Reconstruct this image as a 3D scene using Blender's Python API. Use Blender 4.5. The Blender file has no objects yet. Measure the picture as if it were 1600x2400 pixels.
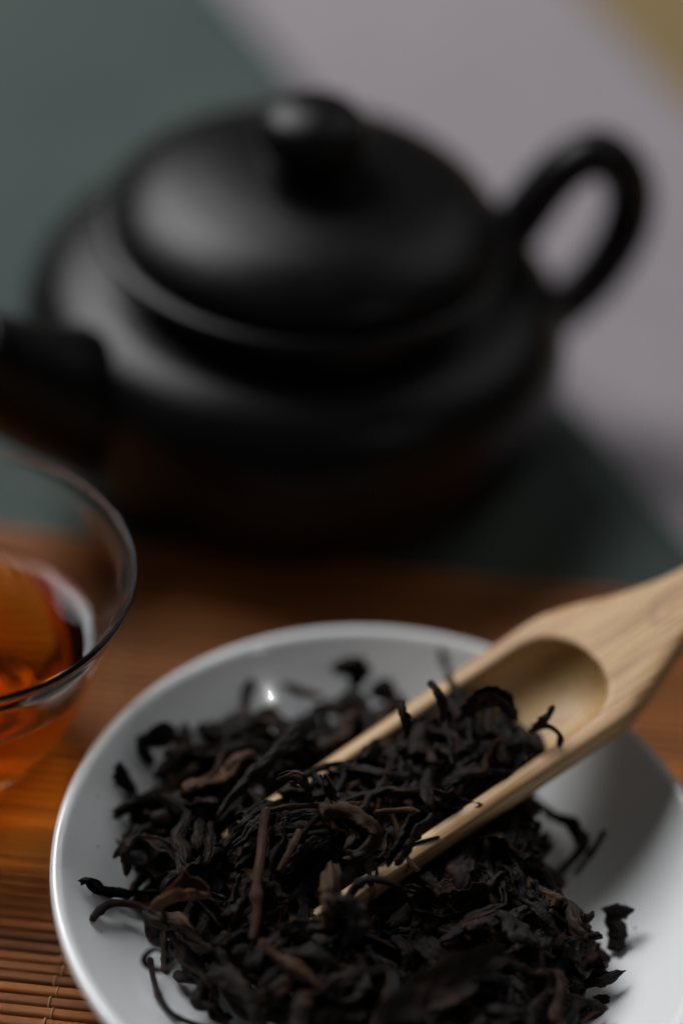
import bpy, bmesh, math, random
import numpy as np
from mathutils import Vector, Matrix, noise

random.seed(11); rng = np.random.default_rng(11)
sc = bpy.context.scene
COL = sc.collection
R = math.radians

# ------------------------------------------------------------------ camera
cam_data = bpy.data.cameras.new("camera")
cam = bpy.data.objects.new("camera", cam_data); COL.objects.link(cam)
PITCH, ROLL, CAM_H = R(41.31), R(6.08), 0.2955
F = Vector((0, math.cos(PITCH), -math.sin(PITCH)))
RT = Vector((1, 0, 0)); UP = RT.cross(F)
r_ = math.cos(ROLL) * RT + math.sin(ROLL) * UP
u_ = -math.sin(ROLL) * RT + math.cos(ROLL) * UP
cam.matrix_world = Matrix(((r_.x, u_.x, -F.x, 0), (r_.y, u_.y, -F.y, 0), (r_.z, u_.z, -F.z, CAM_H), (0, 0, 0, 1)))
cam_data.sensor_fit = 'VERTICAL'; cam_data.sensor_height = 24.0; cam_data.lens = 50.0
cam_data.clip_start = 0.01; cam_data.clip_end = 50
cam_data.dof.use_dof = True
cam_data.dof.focus_distance = 0.349
cam_data.dof.aperture_fstop = 1.95
cam_data.dof.aperture_blades = 0
sc.camera = cam

# ------------------------------------------------------------------ light
world = bpy.data.worlds.new("World"); sc.world = world; world.use_nodes = True
bg = world.node_tree.nodes["Background"]
bg.inputs[0].default_value = (0.93, 0.95, 1.0, 1); bg.inputs[1].default_value = 0.026

def area(name, loc, target, sx, sy, power, color=(1, 1, 1)):
    d = bpy.data.lights.new(name, 'AREA'); d.shape = 'RECTANGLE'; d.size = sx; d.size_y = sy
    d.energy = power; d.color = color
    o = bpy.data.objects.new(name, d); COL.objects.link(o); o.location = loc
    o.rotation_euler = (Vector(target) - Vector(loc)).to_track_quat('-Z', 'Y').to_euler()
    return o
area("window_light", (-0.93, 1.20, 1.42), (0, 0.3, 0), 1.15, 1.05, 37.0, (0.985, 0.985, 1.0))
area("added_fill_light", (1.10, 1.25, 1.45), (0, 0.28, 0), 1.2, 1.1, 2.8, (1.0, 0.985, 0.97))  # added soft fill from the right back, lifts the plate's shaded side
bl = area("bulb_light", (0.0138 + .595 * 1.3, 0.25 - .42 * 1.3, .684 * 1.3), (0, 0.27, 0), 0.015, 0.015, 0.30, (1.0, 0.99, 1.0)); bl.data.shape = 'DISK'

sc.view_settings.view_transform = 'Standard'; sc.view_settings.look = 'None'
sc.view_settings.exposure = 0.0; sc.view_settings.gamma = 1.0
sc.cycles.use_denoising = True
sc.cycles.max_bounces = 14; sc.cycles.transmission_bounces = 12; sc.cycles.glossy_bounces = 6
sc.cycles.caustics_refractive = True; sc.cycles.caustics_reflective = True
sc.cycles.blur_glossy = 0.3; sc.cycles.sample_clamp_indirect = 40.0

# ------------------------------------------------------------------ helpers
def mesh(name, verts, faces, smooth=True):
    me = bpy.data.meshes.new(name)
    me.from_pydata([tuple(v) for v in verts], [], [tuple(f) for f in faces])
    if smooth: me.polygons.foreach_set("use_smooth", [True] * len(me.polygons))
    me.update(); return me

def link(name, me, mat=None, parent=None, loc=None, rot=None):
    o = bpy.data.objects.new(name, me); COL.objects.link(o)
    if mat is not None and me is not None and not me.materials: me.materials.append(mat)
    if parent is not None: o.parent = parent
    if loc is not None: o.location = loc
    if rot is not None: o.rotation_euler = rot
    return o

def tag(o, label=None, cat=None, group=None, kind=None):
    if label: o["label"] = label
    if cat: o["category"] = cat
    if group: o["group"] = group
    if kind: o["kind"] = kind
    return o

def smooth_profile(pts, n=6):
    """Catmull-Rom through (r, z) points"""
    P = [Vector((p[0], p[1], 0)) for p in pts]; out = []
    for i in range(len(P) - 1):
        a, b, c, d = P[max(i - 1, 0)], P[i], P[i + 1], P[min(i + 2, len(P) - 1)]
        for k in range(n):
            t = k / n
            q = 0.5 * ((2 * b) + (c - a) * t + (2 * a - 5 * b + 4 * c - d) * t * t + (3 * b - a - 3 * c + d) * t ** 3)
            out.append((max(q.x, 0), q.y))
    out.append((P[-1].x, P[-1].y)); return out

def lathe(profile, n=96, wob=0.0, seed=0):
    V, Fc, rings = [], [], []
    for (r, z) in profile:
        if r < 1e-6:
            rings.append([len(V)]); V.append((0, 0, z))
        else:
            idx = []
            for k in range(n):
                a = 2 * math.pi * k / n
                rr = r * (1 + wob * math.sin(2 * a + seed) + wob * .6 * math.sin(3 * a + 2 * seed))
                idx.append(len(V)); V.append((rr * math.cos(a), rr * math.sin(a), z))
            rings.append(idx)
    for A, B in zip(rings[:-1], rings[1:]):
        if len(A) == 1 and len(B) == 1: continue
        for k in range(n):
            k2 = (k + 1) % n
            if len(A) == 1: Fc.append((A[0], B[k2], B[k]))
            elif len(B) == 1: Fc.append((A[k], A[k2], B[0]))
            else: Fc.append((A[k], A[k2], B[k2], B[k]))
    return V, Fc

def spline(P, n):
    P = [Vector(p) for p in P]; out = []
    m = len(P) - 1
    for i in range(n):
        x = i / (n - 1) * m; k = min(int(x), m - 1); t = x - k
        a, b, c, d = P[max(k - 1, 0)], P[k], P[k + 1], P[min(k + 2, m)]
        out.append(0.5 * ((2 * b) + (c - a) * t + (2 * a - 5 * b + 4 * c - d) * t * t + (3 * b - a - 3 * c + d) * t ** 3))
    return out

def frames(C, up=Vector((0, 0, 1))):
    """rotation-minimising frames"""
    T = [(C[min(i + 1, len(C) - 1)] - C[max(i - 1, 0)]).normalized() for i in range(len(C))]
    n0 = up - T[0] * up.dot(T[0])
    if n0.length < 1e-4: n0 = Vector((1, 0, 0)) - T[0] * T[0].x
    N = [n0.normalized()]
    for i in range(1, len(C)):
        q = N[-1] - T[i] * N[-1].dot(T[i]); N.append(q.normalized())
    return T, N, [T[i].cross(N[i]) for i in range(len(C))]

# node material helper
def new_mat(name):
    m = bpy.data.materials.new(name); m.use_nodes = True
    nt = m.node_tree; b = nt.nodes["Principled BSDF"]
    return m, nt, b
def N(nt, t, **kw):
    n = nt.nodes.new(t)
    for k, v in kw.items():
        if k.startswith('_'): setattr(n, k[1:], v)
        else:
            key = k.replace('__', ' ')
            n.inputs[key].default_value = v
    return n
def ramp(nt, fac, stops):
    n = nt.nodes.new("ShaderNodeValToRGB"); cr = n.color_ramp
    while len(cr.elements) < len(stops): cr.elements.new(0.5)
    for e, (p, c) in zip(cr.elements, stops):
        e.position = p; e.color = (*c, 1)
    nt.links.new(fac, n.inputs[0]); return n.outputs[0]
def mapping(nt, coord, scale=(1, 1, 1)):
    m = nt.nodes.new("ShaderNodeMapping"); m.inputs['Scale'].default_value = scale
    nt.links.new(coord, m.inputs[0]); return m.outputs[0]
def noise_tex(nt, vec, scale, detail=4, rough=0.5):
    n = nt.nodes.new("ShaderNodeTexNoise"); n.inputs['Scale'].default_value = scale
    n.inputs['Detail'].default_value = detail; n.inputs['Roughness'].default_value = rough
    nt.links.new(vec, n.inputs['Vector']); return n.outputs['Fac']
def bump(nt, b, h, strength, dist):
    n = nt.nodes.new("ShaderNodeBump"); n.inputs['Strength'].default_value = strength
    n.inputs['Distance'].default_value = dist
    nt.links.new(h, n.inputs['Height']); nt.links.new(n.outputs[0], b.inputs['Normal']); return n
def math_n(nt, op, a, b=None):
    n = nt.nodes.new("ShaderNodeMath"); n.operation = op
    for i, x in enumerate((a, b)):
        if x is None: continue
        if isinstance(x, (int, float)): n.inputs[i].default_value = x
        else: nt.links.new(x, n.inputs[i])
    return n.outputs[0]
def mixc(nt, fac, a, b, mode='MIX'):
    n = nt.nodes.new("ShaderNodeMix"); n.data_type = 'RGBA'; n.blend_type = mode
    for sock, x in ((n.inputs[0], fac), (n.inputs[6], a), (n.inputs[7], b)):
        if isinstance(x, (int, float)): sock.default_value = x
        elif isinstance(x, tuple): sock.default_value = (*x, 1)
        else: nt.links.new(x, sock)
    return n.outputs[2]
def obj_coord(nt): return nt.nodes.new("ShaderNodeTexCoord").outputs['Object']

# ------------------------------------------------------------------ materials
def m_cloth(name, c1, c2, weave=900, rough=0.85):
    m, nt, b = new_mat(name); co = obj_coord(nt)
    n1 = noise_tex(nt, mapping(nt, co, (1, .6, 1)), 7, 4, .55)
    c = ramp(nt, n1, [(0.3, c1), (0.7, c2)])
    n2 = noise_tex(nt, mapping(nt, co, (1, .25, 1)), weave, 2)
    c = mixc(nt, 0.25, c, ramp(nt, n2, [(0.3, (.35, .35, .35)), (0.7, (1, 1, 1))]), 'MULTIPLY')
    nt.links.new(c, b.inputs['Base Color']); b.inputs['Roughness'].default_value = rough
    b.inputs['Specular IOR Level'].default_value = 0.25
    bump(nt, b, n2, 0.35, 0.0004); return m
M_green = m_cloth("green_cloth", (.054, .079, .079), (.092, .112, .094))
M_white = m_cloth("white_cloth", (.30, .272, .295), (.37, .333, .355), 700)

m, nt, b = new_mat("table_wood"); co = obj_coord(nt)
g = noise_tex(nt, mapping(nt, co, (2, 30, 2)), 6, 5)
nt.links.new(ramp(nt, g, [(.3, (.21, .145, .06)), (.7, (.28, .205, .095))]), b.inputs['Base Color'])
b.inputs['Roughness'].default_value = .45; M_table = m

# bamboo slat
m, nt, b = new_mat("bamboo_slat"); co = obj_coord(nt)
oi = nt.nodes.new("ShaderNodeObjectInfo")
add = nt.nodes.new("ShaderNodeVectorMath"); add.operation = 'ADD'
cmb = nt.nodes.new("ShaderNodeCombineXYZ")
nt.links.new(math_n(nt, 'MULTIPLY', oi.outputs['Random'], 40.0), cmb.inputs[2]); nt.links.new(math_n(nt, 'MULTIPLY', oi.outputs['Random'], 17.0), cmb.inputs[0])
nt.links.new(co, add.inputs[0]); nt.links.new(cmb.outputs[0], add.inputs[1])
v = add.outputs[0]
g = noise_tex(nt, mapping(nt, v, (12, 900, 900)), 1.5, 5, .6)
g2 = noise_tex(nt, mapping(nt, v, (14, 60, 60)), 1.2, 2, .5)
col = ramp(nt, g, [(.28, (.20, .062, .013)), (.55, (.35, .126, .027)), (.8, (.45, .20, .06))])
tone = ramp(nt, oi.outputs['Random'], [(0, (.68, .66, .62)), (.5, (.92, .9, .88)), (1, (1.15, 1.12, 1.1))])
col = mixc(nt, 1.0, col, tone, 'MULTIPLY')
col = mixc(nt, .6, col, ramp(nt, g2, [(.35, (.6, .55, .5)), (.6, (1.1, 1.1, 1.1))]), 'MULTIPLY')
nt.links.new(col, b.inputs['Base Color'])
nt.links.new(math_n(nt, 'ADD', math_n(nt, 'MULTIPLY', g, .25), .48), b.inputs['Roughness'])
b.inputs['Specular IOR Level'].default_value = .4
bump(nt, b, g, .5, .0002); M_slat = m

m, nt, b = new_mat("binding_thread"); co = obj_coord(nt)
g = noise_tex(nt, co, 2500, 2)
nt.links.new(ramp(nt, g, [(.3, (.42, .23, .10)), (.7, (.62, .38, .19))]), b.inputs['Base Color'])
b.inputs['Roughness'].default_value = .8; bump(nt, b, g, .6, .0002); M_thread = m

# glazed porcelain
m, nt, b = new_mat("white_porcelain"); co = obj_coord(nt)
n1 = noise_tex(nt, co, 30, 3)
nt.links.new(ramp(nt, n1, [(.3, (.80, .82, .825)), (.7, (.84, .86, .865))]), b.inputs['Base Color'])
b.inputs['Roughness'].default_value = .13; b.inputs['IOR'].default_value = 1.5
b.inputs['Coat Weight'].default_value = .35; b.inputs['Coat Roughness'].default_value = .03
n2 = noise_tex(nt, co, 55, 2); bump(nt, b, n2, .12, .0008)
M_porc = m

# teapot clay
m, nt, b = new_mat("black_clay"); co = obj_coord(nt)
n1 = noise_tex(nt, co, 60, 5); n2 = noise_tex(nt, co, 2600, 2)
nt.links.new(ramp(nt, n1, [(.3, (.0038, .0036, .0040)), (.7, (.0065, .0061, .0066))]), b.inputs['Base Color'])
nt.links.new(math_n(nt, 'ADD', math_n(nt, 'MULTIPLY', n1, .12), .235), b.inputs['Roughness'])
b.inputs['Specular IOR Level'].default_value = .22
bump(nt, b, n2, .25, .0003); M_clay = m

# glass and tea
m, nt, b = new_mat("clear_glass")
b.inputs['Base Color'].default_value = (1, 1, 1, 1); b.inputs['Transmission Weight'].default_value = 1
b.inputs['Roughness'].default_value = 0.0; b.inputs['IOR'].default_value = 1.40; M_glass = m
m, nt, b = new_mat("tea_liquor")
b.inputs['Base Color'].default_value = (1, 1, 1, 1); b.inputs['Transmission Weight'].default_value = 1
b.inputs['Roughness'].default_value = 0.0; b.inputs['IOR'].default_value = 1.333
va = nt.nodes.new("ShaderNodeVolumeAbsorption"); va.inputs['Color'].default_value = (.95, .765, .0, 1)
va.inputs['Density'].default_value = 210
nt.links.new(va.outputs[0], nt.nodes["Material Output"].inputs['Volume']); M_tea = m

# pale bamboo scoop: local x runs along the grain
m, nt, b = new_mat("pale_bamboo"); co = obj_coord(nt)
g = noise_tex(nt, mapping(nt, co, (26, 900, 900)), 1.6, 6, .65)
g2 = noise_tex(nt, mapping(nt, co, (14, 150, 150)), 1.6, 3, .5)
g3 = noise_tex(nt, mapping(nt, co, (60, 200, 200)), 1.3, 3, .6)
col = ramp(nt, g, [(.30, (.35, .18, .07)), (.47, (.60, .385, .20)), (.70, (.80, .59, .36))])
col = mixc(nt, .75, col, ramp(nt, g2, [(.36, (.62, .47, .36)), (.5, (.93, .89, .84)), (.66, (1.0, .96, .80))]), 'MULTIPLY')
col = mixc(nt, math_n(nt, 'MULTIPLY', ramp(nt, g3, [(.62, (0, 0, 0)), (.72, (1, 1, 1))]), .35), col, (.42, .22, .07))
sx = nt.nodes.new("ShaderNodeSeparateXYZ"); nt.links.new(co, sx.inputs[0])
# darker olive skin of the cane on the underside
skin = nt.nodes.new("ShaderNodeMapRange"); nt.links.new(sx.outputs['Z'], skin.inputs[0])
skin.inputs[1].default_value = -.0022; skin.inputs[2].default_value = -.0050; skin.inputs[3].default_value = 0; skin.inputs[4].default_value = .8
SCOOP_SKIN = skin
geo_attr = nt.nodes.new("ShaderNodeAttribute"); geo_attr.attribute_name = "skin"
skf = math_n(nt, 'MULTIPLY', geo_attr.outputs['Fac'], .75)
col = mixc(nt, skf, col, mixc(nt, g2, (.20, .12, .045), (.33, .25, .11)))
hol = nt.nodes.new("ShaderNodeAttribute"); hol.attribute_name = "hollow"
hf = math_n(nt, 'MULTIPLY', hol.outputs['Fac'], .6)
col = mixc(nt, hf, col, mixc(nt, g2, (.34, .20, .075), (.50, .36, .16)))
# oval scar of a node on the handle top
dx = math_n(nt, 'DIVIDE', math_n(nt, 'SUBTRACT', sx.outputs['X'], .0205), .0062)
dy = math_n(nt, 'DIVIDE', math_n(nt, 'SUBTRACT', sx.outputs['Y'], -.0008), .0030)
wv = noise_tex(nt, co, 350, 2)
rr = math_n(nt, 'SQRT', math_n(nt, 'ADD', math_n(nt, 'MULTIPLY', dx, dx), math_n(nt, 'MULTIPLY', dy, dy)))
rr = math_n(nt, 'ADD', rr, math_n(nt, 'MULTIPLY', math_n(nt, 'SUBTRACT', wv, .5), .5))
ring = math_n(nt, 'ABSOLUTE', math_n(nt, 'SUBTRACT', rr, 1.0))
rf = ramp(nt, ring, [(0, (1, 1, 1)), (.20, (0, 0, 0))])
topm = math_n(nt, 'GREATER_THAN', sx.outputs['Z'], -.002)
rf = math_n(nt, 'MULTIPLY', math_n(nt, 'MULTIPLY', rf, topm), .38)
col = mixc(nt, rf, col, (.20, .11, .055))
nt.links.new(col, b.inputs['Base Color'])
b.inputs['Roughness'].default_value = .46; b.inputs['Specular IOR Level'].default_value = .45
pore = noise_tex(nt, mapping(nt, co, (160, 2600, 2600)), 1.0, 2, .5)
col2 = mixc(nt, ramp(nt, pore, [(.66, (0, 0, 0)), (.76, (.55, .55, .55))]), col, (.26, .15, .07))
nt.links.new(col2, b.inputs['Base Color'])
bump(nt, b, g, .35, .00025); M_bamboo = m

# dried tea leaf
def leaf_mat(name, dark, mid, lite, rough=.52):
    m, nt, b = new_mat(name)
    at = nt.nodes.new("ShaderNodeAttribute"); at.attribute_name = "leafuv"
    oi = nt.nodes.new("ShaderNodeObjectInfo")
    ad = nt.nodes.new("ShaderNodeVectorMath"); ad.operation = 'ADD'
    cb = nt.nodes.new("ShaderNodeCombineXYZ"); nt.links.new(math_n(nt, 'MULTIPLY', oi.outputs['Random'], 31.0), cb.inputs[2])
    nt.links.new(at.outputs['Vector'], ad.inputs[0]); nt.links.new(cb.outputs[0], ad.inputs[1]); v = ad.outputs[0]
    fib = noise_tex(nt, mapping(nt, v, (260, 2600, 1)), 1.0, 5, .65)
    blot = noise_tex(nt, mapping(nt, v, (160, 330, 1)), 1.0, 4, .6)
    fine = noise_tex(nt, mapping(nt, v, (2600, 3200, 1)), 1.0, 3, .6)
    c = ramp(nt, blot, [(.30, dark), (.52, mid), (.72, lite)])
    c = mixc(nt, .7, c, ramp(nt, fib, [(.3, (.35, .34, .33)), (.55, (1, 1, 1)), (.75, (1.6, 1.45, 1.3))]), 'MULTIPLY')
    c = mixc(nt, 1, c, ramp(nt, oi.outputs['Random'], [(0, (.55, .56, .6)), (.6, (1.0, .98, .95)), (.85, (1.3, 1.15, 1.05)), (1, (1.8, 1.45, 1.15))]), 'MULTIPLY')
    nt.links.new(c, b.inputs['Base Color'])
    nt.links.new(math_n(nt, 'ADD', math_n(nt, 'MULTIPLY', fine, .35), rough - .06), b.inputs['Roughness'])
    b.inputs['Specular IOR Level'].default_value = .24
    h = math_n(nt, 'ADD', math_n(nt, 'MULTIPLY', fib, 1.0), math_n(nt, 'MULTIPLY', fine, .35))
    bump(nt, b, h, .8, .00035); return m
M_leaf = leaf_mat("dried_tea_leaf", (.0036, .0026, .0021), (.0108, .0062, .0040), (.044, .020, .0095))
M_stem = leaf_mat("dried_tea_stem", (.030, .015, .009), (.060, .028, .015), (.10, .050, .024), .6)
M_brown = leaf_mat("brown_tea_leaf", (.028, .018, .011), (.060, .034, .020), (.12, .062, .028), .55)
# ------------------------------------------------------------------ setting: table, cloths, mat
def slab(x0, x1, y0, y1, z0, z1):
    V = [(x, y, z) for z in (z0, z1) for y in (y0, y1) for x in (x0, x1)]
    return V, [(0, 2, 3, 1), (4, 5, 7, 6), (0, 1, 5, 4), (2, 6, 7, 3), (0, 4, 6, 2), (1, 3, 7, 5)]
V, Fc = slab(-1.2, 1.2, -.5, 1.9, -.045, -.006)
table = link("table", mesh("table", V, Fc, False), M_table); tag(table, kind="structure")

def cloth_sheet(name, origin, ux, L, W, thick, zb, mat, seed, amp, nx=90, ny=70):
    """rectangular sheet: origin = a corner, ux = unit vector of one side, other side 90 deg to its left"""
    ux = Vector((ux[0], ux[1], 0)).normalized(); uy = Vector((-ux.y, ux.x, 0)); o = Vector((origin[0], origin[1], 0))
    V, Fc = [], []
    for j in range(ny + 1):
        for i in range(nx + 1):
            p = o + ux * (L * i / nx) + uy * (W * j / ny)
            h = amp * (noise.noise(Vector((p.x * 7, p.y * 7, seed))) * .7 + noise.noise(Vector((p.x * 22, p.y * 22, seed + 3))) * .3)
            V.append((p.x, p.y, zb + thick + max(h, -thick * .4) ))
    for j in range(ny):
        for i in range(nx):
            a = j * (nx + 1) + i; Fc.append((a, a + 1, a + nx + 2, a + nx + 1))
    n = len(V)
    for v in V[:]: V.append((v[0], v[1], zb))
    def edge(a, b): Fc.append((a, a + n, b + n, b))
    for i in range(nx): edge(i + 1, i); edge(ny * (nx + 1) + i, ny * (nx + 1) + i + 1)
    for j in range(ny): edge(j * (nx + 1), (j + 1) * (nx + 1)); edge((j + 1) * (nx + 1) + nx, j * (nx + 1) + nx)
    return link(name, mesh(name, V, Fc), mat)
# white runner lies on the table, green cloth lies partly over it
e0 = Vector((-.0458, .5517, 0)); e1 = Vector((.0722, .3403, 0)); ed = (e1 - e0).normalized()
perp = Vector((-ed.y, ed.x, 0))          # towards +x side
if perp.x < 0: perp = -perp
wo = e0 - ed * .5 + perp * .155
white = cloth_sheet("table_runner", (wo + ed * 1.25), -ed, 1.35, .34, .0012, -.0058, M_white, 2.0, .0006) if False else None
def quad_cloth(name, corners, zb, thick, mat, seed, amp, nx=90, ny=90):
    A, B, C, D = [Vector((c[0], c[1], 0)) for c in corners]
    V, Fc = [], []
    for j in range(ny + 1):
        for i in range(nx + 1):
            s, t = i / nx, j / ny
            p = (A * (1 - s) + B * s) * (1 - t) + (D * (1 - s) + C * s) * t
            h = amp * (noise.noise(Vector((p.x * 6, p.y * 6, seed))) * .75 + noise.noise(Vector((p.x * 24, p.y * 24, seed + 3))) * .25)
            V.append((p.x, p.y, zb + thick + max(h, -thick * .4)))
    n = len(V)
    for j in range(ny):
        for i in range(nx):
            a = j * (nx + 1) + i; Fc.append((a, a + 1, a + nx + 2, a + nx + 1))
    for v in V[:]: V.append((v[0], v[1], zb))
    W_ = nx + 1
    for i in range(nx):
        Fc.append((i, i + n, i + 1 + n, i + 1)); k = ny * W_ + i; Fc.append((k + 1, k + 1 + n, k + n, k))
    for j in range(ny):
        a, c = j * W_, (j + 1) * W_; Fc.append((c, c + n, a + n, a)); Fc.append((a + nx, a + nx + n, c + nx + n, c + nx))
    return link(name, mesh(name, V, Fc), mat)
t0 = Vector((.0599, .5752, 0)); t1 = Vector((.0818, .5293, 0)); td = (t1 - t0).normalized()
wA = e1 + ed * .45 - perp * .02; wB = t1 + td * .70; wC = t0 - td * .45; wD = e0 - ed * .45 - perp * .02
white = quad_cloth("table_runner", [wA, wB, wC, wD], -.0058, .0020, M_white, 2.0, .0004)
tag(white, "pale lilac white cloth strip running diagonally behind the black teapot", "table runner")
gA = Vector((-.75, -.25, 0)); gB = e1 + ed * .65; gC = e0 - ed * .42; gD = Vector((-.85, 1.0, 0))
green = quad_cloth("green_cloth", [gA, gB, gC, gD], -.0034, .0022, M_green, 5.0, .0004)
tag(green, "grey green cloth spread beneath the teapot and the bamboo mat", "tablecloth")

MAT_Z = -.0009
mat_root = link("bamboo_mat", None, loc=(0, 0, MAT_Z))
tag(mat_root, "brown slatted bamboo mat under the white plate and glass cup", "mat")
PITCHS = .00212; SW = .00206; ST = .0013
def slat_mesh(seed):
    """thin split cane, rounded top, slightly wavy"""
    r = random.Random(seed); V, Fc = [], []; xs = np.linspace(-.19, .19, 20)
    sec = [(-.5, 0), (-.5, .62), (-.41, .90), (-.2, 1.0), (.2, 1.0), (.41, .90), (.5, .62), (.5, 0)]
    ph = r.random() * 9
    for x in xs:
        dy = .00006 * math.sin(x * 40 + ph); dz = .00006 * math.sin(x * 57 + ph * 2); w = SW * (1 + .03 * math.sin(x * 33 + ph))
        for (a, c) in sec: V.append((x, a * w + dy, c * ST + (dz if c > 0 else 0)))
    k = len(sec)
    for i in range(len(xs) - 1):
        for j in range(k): a = i * k + j; b_ = i * k + (j + 1) % k; Fc.append((a, b_, b_ + k, a + k))
    Fc.append(tuple(range(k))[::-1]); Fc.append(tuple((len(xs) - 1) * k + j for j in range(k)))
    return mesh("slat", V, Fc)
slat_protos = [slat_mesh(s) for s in range(7)]
for me in slat_protos: me.materials.append(M_slat)
MAT_BACK = .3195; NS = 92
for i in range(NS):
    y = MAT_BACK - i * PITCHS
    o = link("slat", slat_protos[random.randrange(7)], parent=mat_root, loc=(random.uniform(-.002, .002), y, random.uniform(-.00012, .00012)), rot=(0, 0, random.uniform(-.0006, .0006)))
    if random.random() < .5: o.rotation_euler.z += math.pi
# binding threads: one cord per warp, weaving over and under the slats
def thread_mesh(x0, sgn):
    V, Fc = [], []; per = 8; n = NS * per; K = 6; rad = .00019
    pts = []
    for i in range(n + 1):
        t = i / per; y = MAT_BACK + PITCHS * .5 - t * PITCHS
        ph = math.pi * t
        z = ST * .5 + (ST * .5 + .00018) * math.tanh(2.2 * math.sin(ph) * sgn) / .976
        x = x0 + sgn * .00042 + .0006 * math.sin(y * 60)
        pts.append(Vector((x, y, z)))
    T, Nn, B = frames(pts)
    for i, p in enumerate(pts):
        for k in range(K):
            a = 2 * math.pi * k / K; V.append(p + (Nn[i] * math.cos(a) + B[i] * math.sin(a)) * rad)
    for i in range(n):
        for k in range(K):
            a, b_ = i * K + k, i * K + (k + 1) % K; Fc.append((a, b_, b_ + K, a + K))
    return mesh("binding_thread", V, Fc)
for tx in (-.118, -.0386, .041, .12):
    for s in (1, -1): link("binding_thread", thread_mesh(tx, s), M_thread, mat_root)
MAT_TOP = MAT_Z + ST

# ------------------------------------------------------------------ plate
PC = (.0138, .2285)
PZ = MAT_TOP
prof_in = [(0, .0042), (.015, .0042), (.028, .0043), (.0345, .0048), (.040, .0068), (.0445, .0098), (.0485, .0134), (.0515, .0164)]
prof_lip = [(.0527, .0177), (.0537, .01865), (.0546, .0189), (.0553, .0186), (.0556, .0178), (.0553, .0168)]
prof_out = [(.0540, .0150), (.0510, .0120), (.0470, .0082), (.0420, .0048), (.0370, .0027), (.0335, .0022), (.0325, .0020), (.0322, .0004), (.0315, 0), (.0305, .0002), (.0300, .0018), (.020, .0020), (0, .0020)]
pp = smooth_profile(prof_in + prof_lip + prof_out, 4)
V, Fc = lathe([(r, z) for r, z in pp], 160, wob=.0012, seed=1.0)
plate = link("plate", mesh("plate", V, [f[::-1] for f in Fc]), M_porc, loc=(PC[0], PC[1], PZ))
tag(plate, "white glazed porcelain plate heaped with dark loose tea", "plate")
pin = np.array([p for p in smooth_profile(prof_in + prof_lip[:3], 8)])
def plate_z(r): return PZ + np.interp(r, pin[:, 0], pin[:, 1])

# ------------------------------------------------------------------ teapot
TP = Vector((-.0136, .3640, 0)); TZ = -.0009
pot = link("teapot", None, loc=(TP.x, TP.y, TZ))
tag(pot, "round black clay teapot with domed lid and ear shaped handle", "teapot")
# outer wall up to the mouth ring, then down the inner wall
body = smooth_profile([(0, .0020), (.020, .0020), (.034, .0018), (.0412, 0), (.0438, .0006), (.0492, .0038), (.0545, .0108), (.0570, .0190), (.0572, .0275), (.0560, .0348), (.0522, .0404), (.0470, .0434), (.0425, .0445),
                       (.0392, .0454), (.0376, .0466), (.0378, .0482), (.0394, .0497), (.0414, .0506), (.0423, .0520), (.0419, .0535), (.0397, .0541), (.0345, .0539), (.0340, .0518), (.0345, .0460), (.0450, .0390), (.0520, .0280), (.0490, .0160), (.038, .0070), (0, .006)], 5)
V, Fc = lathe(body, 128); link("body", mesh("body", V, [f[::-1] for f in Fc]), M_clay, pot)
lidp = smooth_profile([(0, 0.0527), (.0330, 0.0527), (.0335, 0.0543), (.0370, 0.0546), (.0388, 0.0552), (.0393, 0.0562), (.0389, 0.0574), (.0373, 0.0593), (.0340, 0.0617), (.0290, 0.0639), (.0222, 0.0654), (.0158, 0.0663), (.0090, 0.0668), (.0040, 0.0670), (0, 0.0671)], 5)
V, Fc = lathe(lidp, 128); lid = link("lid", mesh("lid", V, [f[::-1] for f in Fc]), M_clay, pot)
knob = smooth_profile([(0, .0650), (.0104, .0658), (.0094, .0668), (.0092, .0682), (.0098, .0702), (.0107, .0724), (.0112, .0746), (.0110, .0766), (.0100, .0785), (.0081, .0800), (.0054, .0810), (.0025, .0815), (0, .0816)], 5)
V, Fc = lathe(knob, 64); link("knob", mesh("knob", V, [f[::-1] for f in Fc]), M_clay, lid)
AZ = R(21)
def swept(name, pts, radii, flat=1.0, n=60, K=20, parent=None, mat=None, cap=True):
    C = spline(pts, n); T, Nn, B = frames(C, Vector((-math.sin(AZ), math.cos(AZ), 0)))
    rs = np.interp(np.linspace(0, len(radii) - 1, n), range(len(radii)), radii); V, Fc = [], []
    for i in range(n):
        for k in range(K):
            a = 2 * math.pi * k / K
            V.append(C[i] + Nn[i] * math.cos(a) * rs[i] * flat + B[i] * math.sin(a) * rs[i])
    for i in range(n - 1):
        for k in range(K):
            a, b_ = i * K + k, i * K + (k + 1) % K; Fc.append((a, b_, b_ + K, a + K))
    if cap: Fc.append(tuple(range(K))[::-1]); Fc.append(tuple((n - 1) * K + k for k in range(K)))
    return link(name, mesh(name, V, Fc), mat, parent)
hd = Vector((math.cos(AZ), math.sin(AZ), 0))
def hp(rho, z): return hd * rho + Vector((0, 0, z))
swept("handle", [hp(.0405, .0400), hp(.0465, .0465), hp(.0530, .0570), hp(.0590, .0625), hp(.0655, .0620), hp(.0715, .0545), hp(.0728, .0440), hp(.0690, .0330), hp(.0625, .0250), hp(.0540, .0195)],
      [.0066, .0056, .0051, .0051, .0053, .0054, .0054, .0052, .0052, .0064], 1.15, 80, 24, pot, M_clay)
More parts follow.
